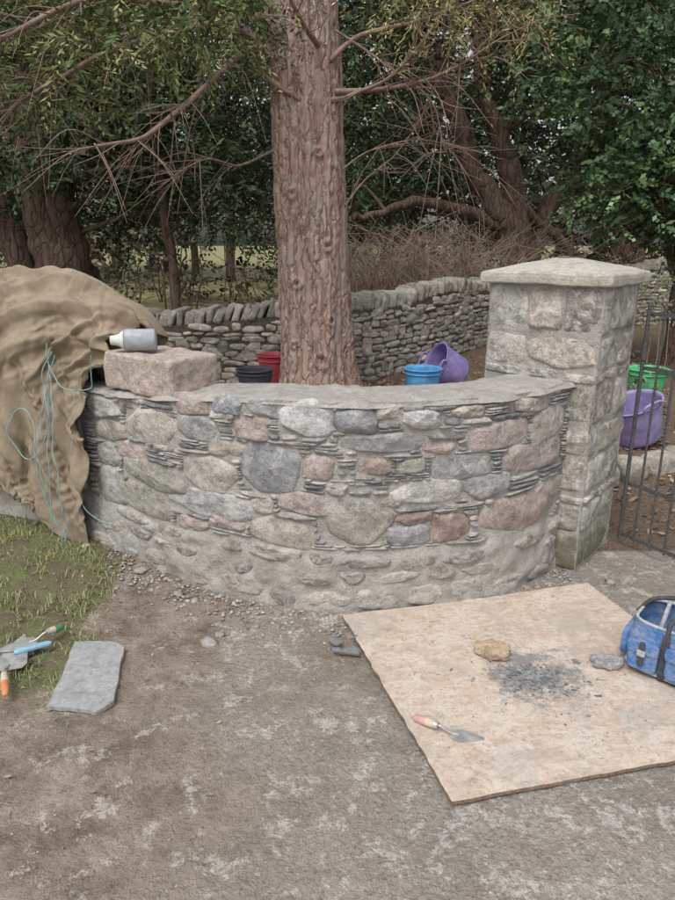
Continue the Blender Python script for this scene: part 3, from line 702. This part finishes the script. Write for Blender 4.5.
# ---------------------------------------------------------------- litter leaves and loose gravel
def leafquads(mb,x,y,zf,s,cols):
    n=len(x); z=zf(x,y)+rng.uniform(.004,.02,n); a=rng.uniform(0,6.28,n); t=rng.normal(0,.35,(n,2))
    c=np.stack([x,y,z],-1); u=np.stack([np.cos(a),np.sin(a),t[:,0]],-1)*s[:,None]; v=np.stack([-np.sin(a),np.cos(a),t[:,1]],-1)*s[:,None]*.55
    V=np.stack([c-u,c-v,c+u,c+v],1).reshape(-1,3); cc=np.asarray(cols)[rng.integers(0,len(cols),n)]*rng.uniform(.6,1.3,(n,1))
    mb.add(V,np.arange(n*4).reshape(-1,4),0,np.repeat(cc,4,0))
mb=MB(); n=9000
x=rng.uniform(-4,6,n); y=rng.uniform(3.5,9,n); k=(y>np.where(x<1.15,wallY(x)+.36,3.5)); k&=~((x>.6)&(x<1.65)&(y<3.95)); x,y=x[k],y[k]
BR=[(.22,.14,.085),(.31,.21,.14),(.16,.105,.07),(.37,.28,.20)]
leafquads(mb,x,y,gz,rng.uniform(.012,.035,len(x)),BR)
n=300; x=rng.uniform(-2.,-.3,n); y=rng.uniform(1.5,3.2,n); k=y<wallY(x)-.05; leafquads(mb,x[k],y[k],gz,rng.uniform(.004,.013,k.sum()),BR)
mb.build("fallen_leaves",[M_litter])
mb=MB(); random.seed(3)
def pebble(x,y,s,c,zoff=0):
    th_=np.linspace(0,2*np.pi,9,endpoint=False); ph=np.linspace(0,np.pi,6)
    D=np.stack([np.outer(np.cos(th_),np.sin(ph)),np.outer(np.sin(th_),np.sin(ph)),np.outer(np.ones(9),np.cos(ph))],-1).reshape(-1,3)
    D=D*(1+.45*vnoise(D*1.7+random.random()*50))[:,None]*np.array([s*random.uniform(.7,1.3),s*random.uniform(.7,1.2),s*.5])
    mb.add(D@rotz(random.uniform(0,6)).T+np.array([x,y,float(gz(x,y))+s*.15+zoff]),gridf(9,6,True),0,c)
GC=[(.38,.35,.32),(.30,.265,.24),(.46,.42,.38),(.34,.28,.24),(.52,.49,.45)]
for k in range(2200):
    if k%2==0:
        x=random.uniform(-1.2,1.15); y=float(wallY(x))-abs(random.gauss(.03,.12))-.03; s=random.uniform(.002,.010)
    else:
        x=random.uniform(-1.6,1.6); y=random.uniform(1.15,3.); s=random.uniform(.0012,.0048)
    if y>wallY(x)-.03: continue
    if x>0.0 and y>1.55 and y<2.95-.35*abs(x-1.2)-.02: 
        if y<2.66: continue
        if x>.02 and y<2.64+.25*x: continue
    pebble(x,y,s,random.choice(GC))
for (x,y,s) in [(-.53,2.46,.032),(-.50,2.52,.02),(-.75,2.86,.025),(-.66,2.80,.018),(-.35,2.58,.012),(-.9,2.3,.014),(-1.33,3.3,.03),(-.98,3.08,.03),(1.33,2.98,.025)]: pebble(x,y,s,(.36,.33,.30))
mb.build("gravel",[M_stone],True)

# ---------------------------------------------------------------- plywood board
A_=np.array([.02,2.64]);B_=np.array([1.20,2.93]);D_=np.array([1.51,1.87]);C_=np.array([.335,1.60])
nu,nv=90,80; s,t=np.meshgrid(np.linspace(0,1,nu),np.linspace(0,1,nv),indexing='ij')
xy=((1-s)*(1-t))[...,None]*A_+(s*(1-t))[...,None]*B_+((1-s)*t)[...,None]*C_+(s*t)[...,None]*D_
xy=xy.reshape(-1,2)
def bz(x,y):
    P=np.stack([np.asarray(x,float),np.asarray(y,float),0*np.asarray(x,float)],-1).reshape(-1,3); return .022+.006*vnoise(P*1.7)
zt=bz(xy[:,0],xy[:,1]); mb=MB()
jt=fbm(np.c_[xy*25,0*zt],3)*.006
edge=((s==0)|(s==1)|(t==0)|(t==1)).ravel(); xy=xy+(jt*edge)[:,None]
top=np.c_[xy,zt]; bot=np.c_[xy,zt-.013]
mb.add(top,gridf(nu,nv),0); mb.add(bot,gridf(nu,nv),1)
idx=np.arange(nu*nv).reshape(nu,nv); per=np.r_[idx[:,0],idx[-1,1:],idx[-2::-1,-1],idx[0,-2:0:-1]]
n=len(per); mb.add(np.vstack([top[per],bot[per]]),np.stack([np.arange(n),(np.arange(n)+1)%n,(np.arange(n)+1)%n+n,np.arange(n)+n],-1),1)
m,nt,b=newmat("plywood_face",.85)
co=coords(nt); rr=nt.nodes.new("ShaderNodeMapping"); rr.inputs["Rotation"].default_value=(0,0,-.24); lk(nt,co,rr.inputs[0])
st=nt.nodes.new("ShaderNodeMapping"); st.inputs["Scale"].default_value=(1,3,1); lk(nt,rr.outputs[0],st.inputs[0])
g1=noise(nt,st.outputs[0],9,5,.75,.8)
c=mix(nt,ramp(nt,g1,[(.38,0),(.60,1)]),(.47,.365,.285),(.58,.48,.40))
c=mix(nt,ramp(nt,noise(nt,co,9,5,.85,.6),[(.47,0),(.56,.75)]),c,(.61,.55,.485))
c=mix(nt,ramp(nt,noise(nt,co,55,4,.85),[(.53,0),(.62,.65)]),c,(.33,.255,.20))
c=mix(nt,ramp(nt,noise(nt,co,3.1,5,.85,.4),[(.50,0),(.60,.65)]),c,(.38,.34,.30))
c=mix(nt,ramp(nt,noise(nt,co,26,5,.8,.4),[(.58,0),(.64,.6)]),c,(.23,.19,.16))
gd=nt.nodes.new("ShaderNodeVectorMath"); gd.operation='DISTANCE'; lk(nt,co,gd.inputs[0]); gd.inputs[1].default_value=(.74,2.20,.02)
nn=math_(nt,'MULTIPLY',noise(nt,co,11,5,.8),.8); dd=math_(nt,'ADD',gd.outputs["Value"],nn)
c=mix(nt,ramp(nt,dd,[(.48,.8),(.58,0)]),c,(.18,.18,.185))
lk(nt,c,b.inputs["Base Color"]); bump(nt,b,g1,.003)
M_edge=simple("plywood_edge",(.24,.17,.12),.9,.002,.4,60)
mb.build("plywood_sheet",[m,M_edge])

M_slate=stone_mat("slate",.0,(.5,.5,.5),0,.003,.35)
def chip(mb,x,y,z,s,c,t=.004):
    k=random.randint(5,7); an=np.sort(np.random.default_rng(random.randint(0,9999)).uniform(0,6.28,k)); r=s*np.array([random.uniform(.6,1.1) for _ in range(k)])
    st_=random.uniform(.3,.8); R=rotz(random.uniform(0,6.28))@rotx(random.gauss(0,.12))
    T=np.stack([r*np.cos(an),r*np.sin(an)*st_,0*an+t/2],-1); Bq=T*1.0; Bq[:,2]=-t/2
    V=np.vstack([T,Bq,[[0,0,t/2]]])@R.T+np.array([x,y,z+t/2+.001])
    i=np.arange(k); mb.add(V,np.stack([i,(i+1)%k,np.full(k,2*k)],-1),0,c); mb.add(V,np.stack([i,(i+1)%k,(i+1)%k+k,i+k],-1),0,c)
mb=MB(); random.seed(12)
for k in range(360):
    r=abs(random.gauss(0,.09)); an=random.uniform(0,6.28); x=.74+r*1.4*math.cos(an); y=2.2+r*1.0*math.sin(an)-.02
    chip(mb,x,y,float(bz(x,y)[0])+random.uniform(0,.003),random.choice([.002,.003,.004,.005,.006,.008,.011,.02]),np.array(random.choice([(.14,.145,.155),(.21,.22,.23),(.28,.29,.30)])),.0015)
for (x,y,s) in [(.0,2.44,.05),(.05,2.36,.045),(.0,2.36,.03),(.07,2.46,.02)]: chip(mb,x,y,.02,s,(.2,.21,.22),.008)
for k in range(60):
    x=random.uniform(.25,1.4); y=random.uniform(1.75,2.7); chip(mb,x,y,float(bz(x,y)[0]),random.uniform(.002,.006),(.24,.22,.2),.0015)
mb.build("slate_chips",[M_slate],False)
mb=MB(); rbox(mb,(.612,2.345,.045),(.14,.08,.045),rotz(-.35),0,(.46,.35,.24),14,4.5,.03,22,5.); mb.build("sandstone_rubble",[M_red],False)
mb=MB(); rbox(mb,(1.035,2.27,.042),(.11,.065,.036),rotz(-.2),0,(.36,.355,.35),14,4.,.03,22,8.); mb.build("rubble_stone",[M_stone],False)
mb=MB(); q=np.array([(-1.079,2.43),(-.93,2.435),(-.863,2.395),(-.80,2.06),(-.84,2.0),(-.93,2.02),(-1.025,2.025),(-1.045,2.2)]); c0=q.mean(0)
P=[]
for i in range(8):
    for k in range(6): P.append(q[i]*(1-k/6)+q[(i+1)%8]*k/6)
P=np.array(P); P+=np.stack([fbm(np.c_[P*40,0*P[:,:1]],2),fbm(np.c_[P*40+9,0*P[:,:1]],2)],-1)*.008
n=len(P); rings=[(1.,.0),(1.0,.015),(.992,.018),(.7,.0185),(.35,.0185)]
V=np.stack([np.c_[c0+(P-c0)*r,np.full(n,z_+.010)] for r,z_ in rings],1).reshape(-1,3); V[:,2]+=fbm(V*7,2)*.002
mb.add(V,gridf(n,5,True),0,(.34,.345,.35)); V4=V.reshape(n,5,3)[:,4]; mb.add(np.vstack([V4,V4.mean(0)]),np.stack([np.arange(n),(np.arange(n)+1)%n,np.full(n,n)],-1),0,(.34,.345,.35))
mb.build("slate_slab",[stone_mat("slab_slate",.35,(.43,.42,.40),0,.0007,.3)],False)

# ---------------------------------------------------------------- trowels
M_steel=simple("trowel_steel",(.5,.5,.49),.42,.0006,.3,25,.55)
M_pink=simple("pink_grip",(.58,.33,.31),.6); M_cream=simple("cream_wood",(.58,.48,.36),.6); M_orange=simple("orange_grip",(.58,.24,.10),.5); M_bluep=simple("blue_grip",(.25,.44,.56),.5); M_greenp=simple("green_plastic",(.08,.28,.16),.45)
def trowel(name,h0,h1,tip,wid,z,mats):
    e=empty(name); h0=np.array(h0);h1=np.array(h1);tip=np.array(tip); d=(h1-h0)/np.linalg.norm(h1-h0); bd=(tip-h1)/np.linalg.norm(tip-h1); s=np.array([-bd[1],bd[0]])
    L_=np.linalg.norm(tip-h1); mb=MB(); heel=h1+bd*.02
    pts=[heel,heel+bd*.012+s*wid*.42,heel+bd*.04+s*wid*.5,heel+bd*L_*.6+s*wid*.28,tip+s*.004,tip,tip-s*.004,heel+bd*L_*.6-s*wid*.28,heel+bd*.04-s*wid*.5,heel+bd*.012-s*wid*.42]
    n=len(pts); T=np.array([[p[0],p[1],z+.006] for p in pts]); B=T-np.array([0,0,.0022]); cen=np.array([[*(heel+bd*L_*.35),z+.008]])
    i=np.arange(n); V=np.vstack([T,B,cen]); mb.add(V,np.stack([i,(i+1)%n,np.full(n,2*n)],-1)); mb.add(V,np.stack([i,(i+1)%n,(i+1)%n+n,i+n],-1))
    mb.build("blade",[M_steel],False,e)
    mb=MB(); a=np.array([*(heel+bd*.03),z+.008]); 
    tube(mb,catmull([a,(*(heel+bd*.005),z+.012),(*(h1-d*.01),z+.03),(*(h1-d*.03),z+.026)],6),.0045,8); mb.build("tang",[M_steel],True,e)
    mb=MB(); t=np.linspace(0,1,16); P=np.stack([h0[0]+(h1[0]-d[0]*.02-h0[0])*t,h0[1]+(h1[1]-d[1]*.02-h0[1])*t,z+.014+.014*t],-1)
    R=.0135*(.75+.35*np.sin(np.pi*np.clip(t*1.05,0,1))**.6); R[0]*=.7
    tube(mb,P[:9],R[:9],14,0); tube(mb,P[8:],R[8:],14,1); mb.build("handle",mats,True,e)
    mb=MB(); tube(mb,P[-3:],R[-3:]*1.12,14); mb.build("ferrule",[M_steel],True,e)
trowel("pointing_trowel",(.262,1.955),(.352,1.885),(.485,1.862),.062,.022,[M_pink,M_cream])
trowel("brick_trowel",(-1.185,2.06),(-1.255,2.20),(-1.30,2.47),.13,.03,[M_orange,M_cream])
trowel("gauging_trowel",(-1.15,2.50),(-1.20,2.42),(-1.36,2.33),.09,.038,[M_greenp,M_cream])
e=empty("wire_brush"); mb=MB(); rbox(mb,(-1.215,2.36,.045),(.14,.028,.018),rotz(.5),0,(.1,.4,.6),8,4.); mb.build("handle",[M_bluep],True,e)
mb=MB()
for i in range(60):
    a_=random.uniform(-.07,.0); b_=random.uniform(-.012,.012); p=rotz(.5)@np.array([a_,b_,0])+np.array([-1.215,2.36,.038]); tube(mb,np.array([p,p+(0,0,-.02)]),[.001,.001],3)
mb.build("bristles",[M_steel],True,e)

# ---------------------------------------------------------------- tool bag
e=empty("tool_bag"); u2=np.array([.74,-.673,0]); v2=np.array([.673,.74,0]); R=np.stack([u2,v2,[0,0,1]],1); O=np.array([1.10,2.27,.028])
def bp(a,b,c): return O+R@np.array([a,b,c])
m,nt,b=newmat("blue_bag_fabric",.8); co=coords(nt); c=mix(nt,ramp(nt,noise(nt,co,18,5,.8),[(.42,0),(.66,.8)]),(.07,.19,.45),(.38,.40,.44)); lk(nt,c,b.inputs["Base Color"]); bump(nt,b,noise(nt,co,60,4,.7),.006)
M_bb=m; M_bk=simple("black_webbing",(.07,.07,.075),.85,.001,.4,40); M_gy=simple("grey_dusty_trim",(.42,.43,.45),.8,.001,.3,40)
LB_,WB_,HB_=.44,.25,.20
mb=MB()
def rr_(t,o=0):
    th_=2*np.pi*t; n_=5.; r_=(abs(math.cos(th_))**n_+abs(math.sin(th_))**n_)**(-1/n_); return LB_/2+math.cos(th_)*r_*(LB_/2+o),WB_/2+math.sin(th_)*r_*(WB_/2+o)
def shell(mb,o0,z0,z1,n=80,k=14,mat=0,bul=.012):
    V=[]
    for i in range(n):
        for j in range(k):
            tt=j/(k-1); a_,b_=rr_(i/n,o0+bul*math.sin(math.pi*tt)-.012*tt); V.append(bp(a_,b_,z0+(z1-z0)*tt))
    V=np.array(V); V+=.010*np.stack([fbm(V*14,3),fbm(V*14+4,3),fbm(V*14+8,3)],-1); mb.add(V,gridf(n,k,True),mat)
shell(mb,0,.0,HB_); shell(mb,-.008,HB_,.05)
shell(mb,.004,0,.03,80,4,1,0)
mb.add(np.array([bp(*rr_(i/80,-.01),.05) for i in range(80)]+[bp(LB_/2,WB_/2,.05)]),np.stack([np.arange(80),(np.arange(80)+1)%80,np.full(80,80)],-1),1)
mb.build("body",[M_bb,M_bk],True,e)
mb=MB(); P=np.array([bp(*rr_(i/60,-.012),HB_) for i in range(61)]); tube(mb,P,.006,8); 
P=np.array([bp(*rr_(i/60,.004),.012) for i in range(61)]); tube(mb,P,.006,8); mb.build("piping",[M_gy],True,e)
mb=MB()
for (a0,w_,h_) in [(.075,.11,.12),(.215,.12,.13),(.36,.11,.12)]:
    rbox(mb,bp(a0,-.018,.02+h_/2),(w_,.035,h_),R,0,(0,0,0),12,5.,.010,12); rbox(mb,bp(a0,-.034,.02+h_*.86),(w_*1.04,.012,h_*.42),R,0,(0,0,0),12,6.,.004,12)
rbox(mb,bp(-.016,.12,.075),(.03,.16,.11),R,0,(0,0,0),10,5.,.008,12)
mb.build("pockets",[M_bb],True,e)
mb=MB()
for a0 in (.075,.215,.36): rbox(mb,bp(a0,-.040,.10),(.022,.008,.10),R,0,(0,0,0),5,8.)
for a0 in (.145,.29): rbox(mb,bp(a0,-.012,.1),(.028,.008,.19),R,0,(0,0,0),5,8.)
for sgn,b0 in ((0,.0),(1,WB_)):
    tube(mb,catmull([bp(.145,b0,.19),bp(.15,b0+.02*(1-2*sgn),.235),bp(.22,b0+.07*(1-2*sgn),.255),bp(.285,b0+.02*(1-2*sgn),.235),bp(.29,b0,.19)],8),.009,8)
tube(mb,catmull([bp(-.005,.12,.18),bp(.05,.16,.24),bp(.2,.2,.255),bp(.38,.16,.23),bp(.445,.12,.18)],8),.009,8)
mb.build("straps",[M_bk],True,e)
mb=MB()
for a0 in (.075,.215,.36): rbox(mb,bp(a0,-.046,.105),(.030,.009,.024),R,0,(0,0,0),6,6.)
for k in range(5):
    a_=.08+.07*k; tube(mb,np.array([bp(a_,.09,.06),bp(a_+.02,.15,.25)]),[.010,.008],8)
mb.build("buckles_and_tools",[M_gy],True,e)

# ---------------------------------------------------------------- buckets
def bucket(name,c,r0,r1,h_,col,tilt=None,rz=0,tub=False,squash=1.):
    e=empty(name); m=simple(name+"_plastic",col,.55,.0015,.3,14); mb=MB()
    R=rotz(rz)@(roty(tilt) if tilt else np.eye(3))
    c=np.array(c)
    def M(V): return (V*np.array([1,squash,1]))@R.T+c
    n=14; t=np.linspace(0,1,n); ro=r0+(r1-r0)*t**.85
    prof=[(0,0),(r0*.96,0)]+[(ro[i],h_*t[i]+.003) for i in range(n)]+[(r1+.010,h_),(r1+.012,h_+.006),(r1+.004,h_+.010),(r1-.004,h_+.004)]+[(ro[i]-.005,h_*t[i]+.004) for i in range(n-1,-1,-1)]+[(0,.008)]
    lathe(mb,prof,44,0,col,M)
    if not tub: lathe(mb,[(ro[-3],h_*t[-3]),(ro[-3]+.008,h_*t[-3]),(ro[-3]+.008,h_*t[-3]+.006),(ro[-3],h_*t[-3]+.008)],44,0,col,M)
    mb.build("pail",[m],True,e); mb=MB()
    if tub:
        for s in (1,-1):
            P=catmull([(-.07,s*(r1+.004),h_),(-.06,s*(r1+.02),h_+.045),(.06,s*(r1+.02),h_+.045),(.07,s*(r1+.004),h_)],8); tube(mb,M(P),.010,8)
        mb.build("handles",[m],True,e)
    else:
        P=np.array([((r1+.01)*math.cos(a),(r1+.01)*math.sin(a)*.75,h_-.03-(r1)*math.sin(a)*.55) for a in np.linspace(0,math.pi,20)]); tube(mb,M(P),.003,6)
        mb.build("handle",[M_steel],True,e)
    return e
bucket("bucket",(-.72,5.85,.30),.12,.155,.22,(.06,.065,.08))
bucket("bucket",(-.60,6.30,.27),.11,.14,.30,(.45,.07,.09))
bucket("bucket",(.73,5.75,.31),.12,.155,.235,(.10,.32,.60))
bucket("plastic_tub",(1.12,6.2,.40),.16,.21,.27,(.25,.20,.42),-1.15,.25,True)
bucket("bucket",(2.58,5.6,.32),.12,.16,.25,(.10,.46,.20))
bucket("plastic_tub",(2.28,4.95,.16),.16,.21,.30,(.30,.25,.46),-.35,.3,True)

# ---------------------------------------------------------------- gate
e=empty("iron_gate"); M_iron=simple("painted_iron",(.09,.09,.092),.55,.001,.4,60)
hp=np.array([1.545,3.42]); d=np.array([.477,-.879]); mb=MB()
def gp(s_,z_): return np.array([hp[0]+d[0]*s_,hp[1]+d[1]*s_,z_])
gl=.92
for s_ in (0,gl): tube(mb,np.array([gp(s_,.04),gp(s_,1.30)]),.011,8)
mb.build("stiles",[M_iron],True,e); mb=MB()
for z_ in (.07,.36,.98,1.25):
    rbox(mb,gp(gl/2,z_),(gl,.009,.022),rotz(math.atan2(d[1],d[0])),0,(0,0,0),4,12.)
mb.build("rails",[M_iron],True,e); mb=MB()
k=.09
while k<gl-.05:
    tube(mb,np.array([gp(k,.05),gp(k,1.27),gp(k,1.29),gp(k,1.32)]),[.0065,.0065,.010,.001],8); k+=.092
mb.build("bars",[M_iron],True,e); mb=MB()
for z_ in (.25,1.05): tube(mb,np.array([gp(-.05,z_),gp(.01,z_)]),.010,8); tube(mb,np.array([gp(0,z_-.03),gp(0,z_+.03)]),.016,10)
mb.build("hinges",[M_iron],True,e)
mb=MB(); random.seed(8)
for k in range(9):
    x=1.75+k*.24; y=4.25+.12*k; rbox(mb,(x,y,.11),(.24,.18,.16),rotz(random.uniform(-.4,.6)),0,np.array(random.choice(dc))*1.,8,4.,.04,8,random.random()*90)
mb.build("stone_edging",[M_dry])

# bottle on the block
e=empty("mortar_jug"); mb=MB(); M_jg=simple("grey_plastic",(.36,.38,.41),.5,.0005,.2,30); M_wh=simple("white_plastic",(.66,.66,.64),.5,0,.15,20)
c=np.array([-1.0,3.27,1.14]); R=rotz(.15)@roty(math.pi/2)
def Mj(V): return V@R.T+c
lathe(mb,[(0,-.02),(.046,-.02),(.052,-.012),(.052,.12),(.047,.128),(0,.128)],30,0,(1,1,1),Mj); mb.build("body",[M_jg],True,e)
mb=MB(); lathe(mb,[(0,-.085),(.022,-.085),(.025,-.06),(.03,-.045),(.048,-.022),(.048,-.0205)],30,0,(1,1,1),Mj); mb.build("spout",[M_wh],True,e)

# teal strings
mb=MB(); random.seed(2); M_str=simple("teal_twine",(.26,.48,.50),.7,0,.15,40)
def off(px,py,o):
    u,z=wall_uz(px,py); return WC.M(np.array([u]),np.array([z]),np.array([o]))[0]
def string(pts,r=.0024):
    P=catmull([off(*p) for p in pts],10); P+=np.stack([fbm(P*9+k*5,2) for k in range(3)],-1)*.02; tube(mb,P,r,5)
string([(72,348,.12),(66,372,.15),(72,410,.16),(76,470,.16),(70,525,.14),(66,562,.13)])
string([(75,352,.12),(70,380,.15),(64,430,.16),(72,500,.15),(88,548,.12),(80,590,.25)])
string([(68,350,.12),(78,400,.16),(80,440,.16),(84,500,.14),(80,540,.12),(58,572,.2)])
string([(108,352,.1),(100,385,.06),(86,383,.12),(72,360,.14),(70,340,.14)])
string([(38,407,.16),(50,402,.17),(62,425,.17),(66,470,.17),(78,520,.15),(92,560,.1)])
string([(38,407,.16),(34,425,.17),(52,450,.17),(70,440,.17),(74,390,.16)])
string([(92,380,.1),(88,450,.1),(96,500,.09),(120,520,.07),(140,505,.07)],.002)
string([(60,562,.13),(72,548,.14),(90,556,.12),(78,575,.2),(62,566,.16)])
mb.build("twine",[M_str])

# ---------------------------------------------------------------- light, world, camera
w=bpy.data.worlds.new("World"); scene.world=w; w.use_nodes=True; nt=w.node_tree; bg=nt.nodes["Background"]
sk=nt.nodes.new("ShaderNodeTexSky"); sk.sky_type='NISHITA'; sk.sun_disc=False; sk.sun_elevation=math.radians(58); sk.sun_rotation=math.radians(205); sk.dust_density=4; sk.air_density=1.2
hs=nt.nodes.new("ShaderNodeHueSaturation"); hs.inputs["Saturation"].default_value=.3; hs.inputs["Value"].default_value=1.15; nt.links.new(sk.outputs[0],hs.inputs["Color"]); nt.links.new(hs.outputs[0],bg.inputs[0]); bg.inputs[1].default_value=.15
sl=bpy.data.lights.new("sun","SUN"); sl.energy=1.35; sl.angle=math.radians(25); sl.color=(1,.97,.93); so=bpy.data.objects.new("sun",sl); scene.collection.objects.link(so)
el,az=math.radians(58),math.radians(205)
sd=Vector((math.sin(az)*math.cos(el),math.cos(az)*math.cos(el),math.sin(el))); so.rotation_euler=(-sd).to_track_quat('-Z','Y').to_euler()
cam=bpy.data.cameras.new("camera"); co_=bpy.data.objects.new("camera",cam); scene.collection.objects.link(co_); scene.camera=co_
cam.sensor_fit='VERTICAL'; cam.sensor_height=36; cam.lens=27.2; cam.clip_end=500; co_.location=(0,0,CH); co_.rotation_euler=(math.radians(90-17.2),0,0)
scene.view_settings.view_transform='Standard'; scene.view_settings.look='None'; scene.view_settings.exposure=0
print("QUADS",sum(len(o.data.polygons) for o in scene.objects if o.type=='MESH'),time.time()-T0)
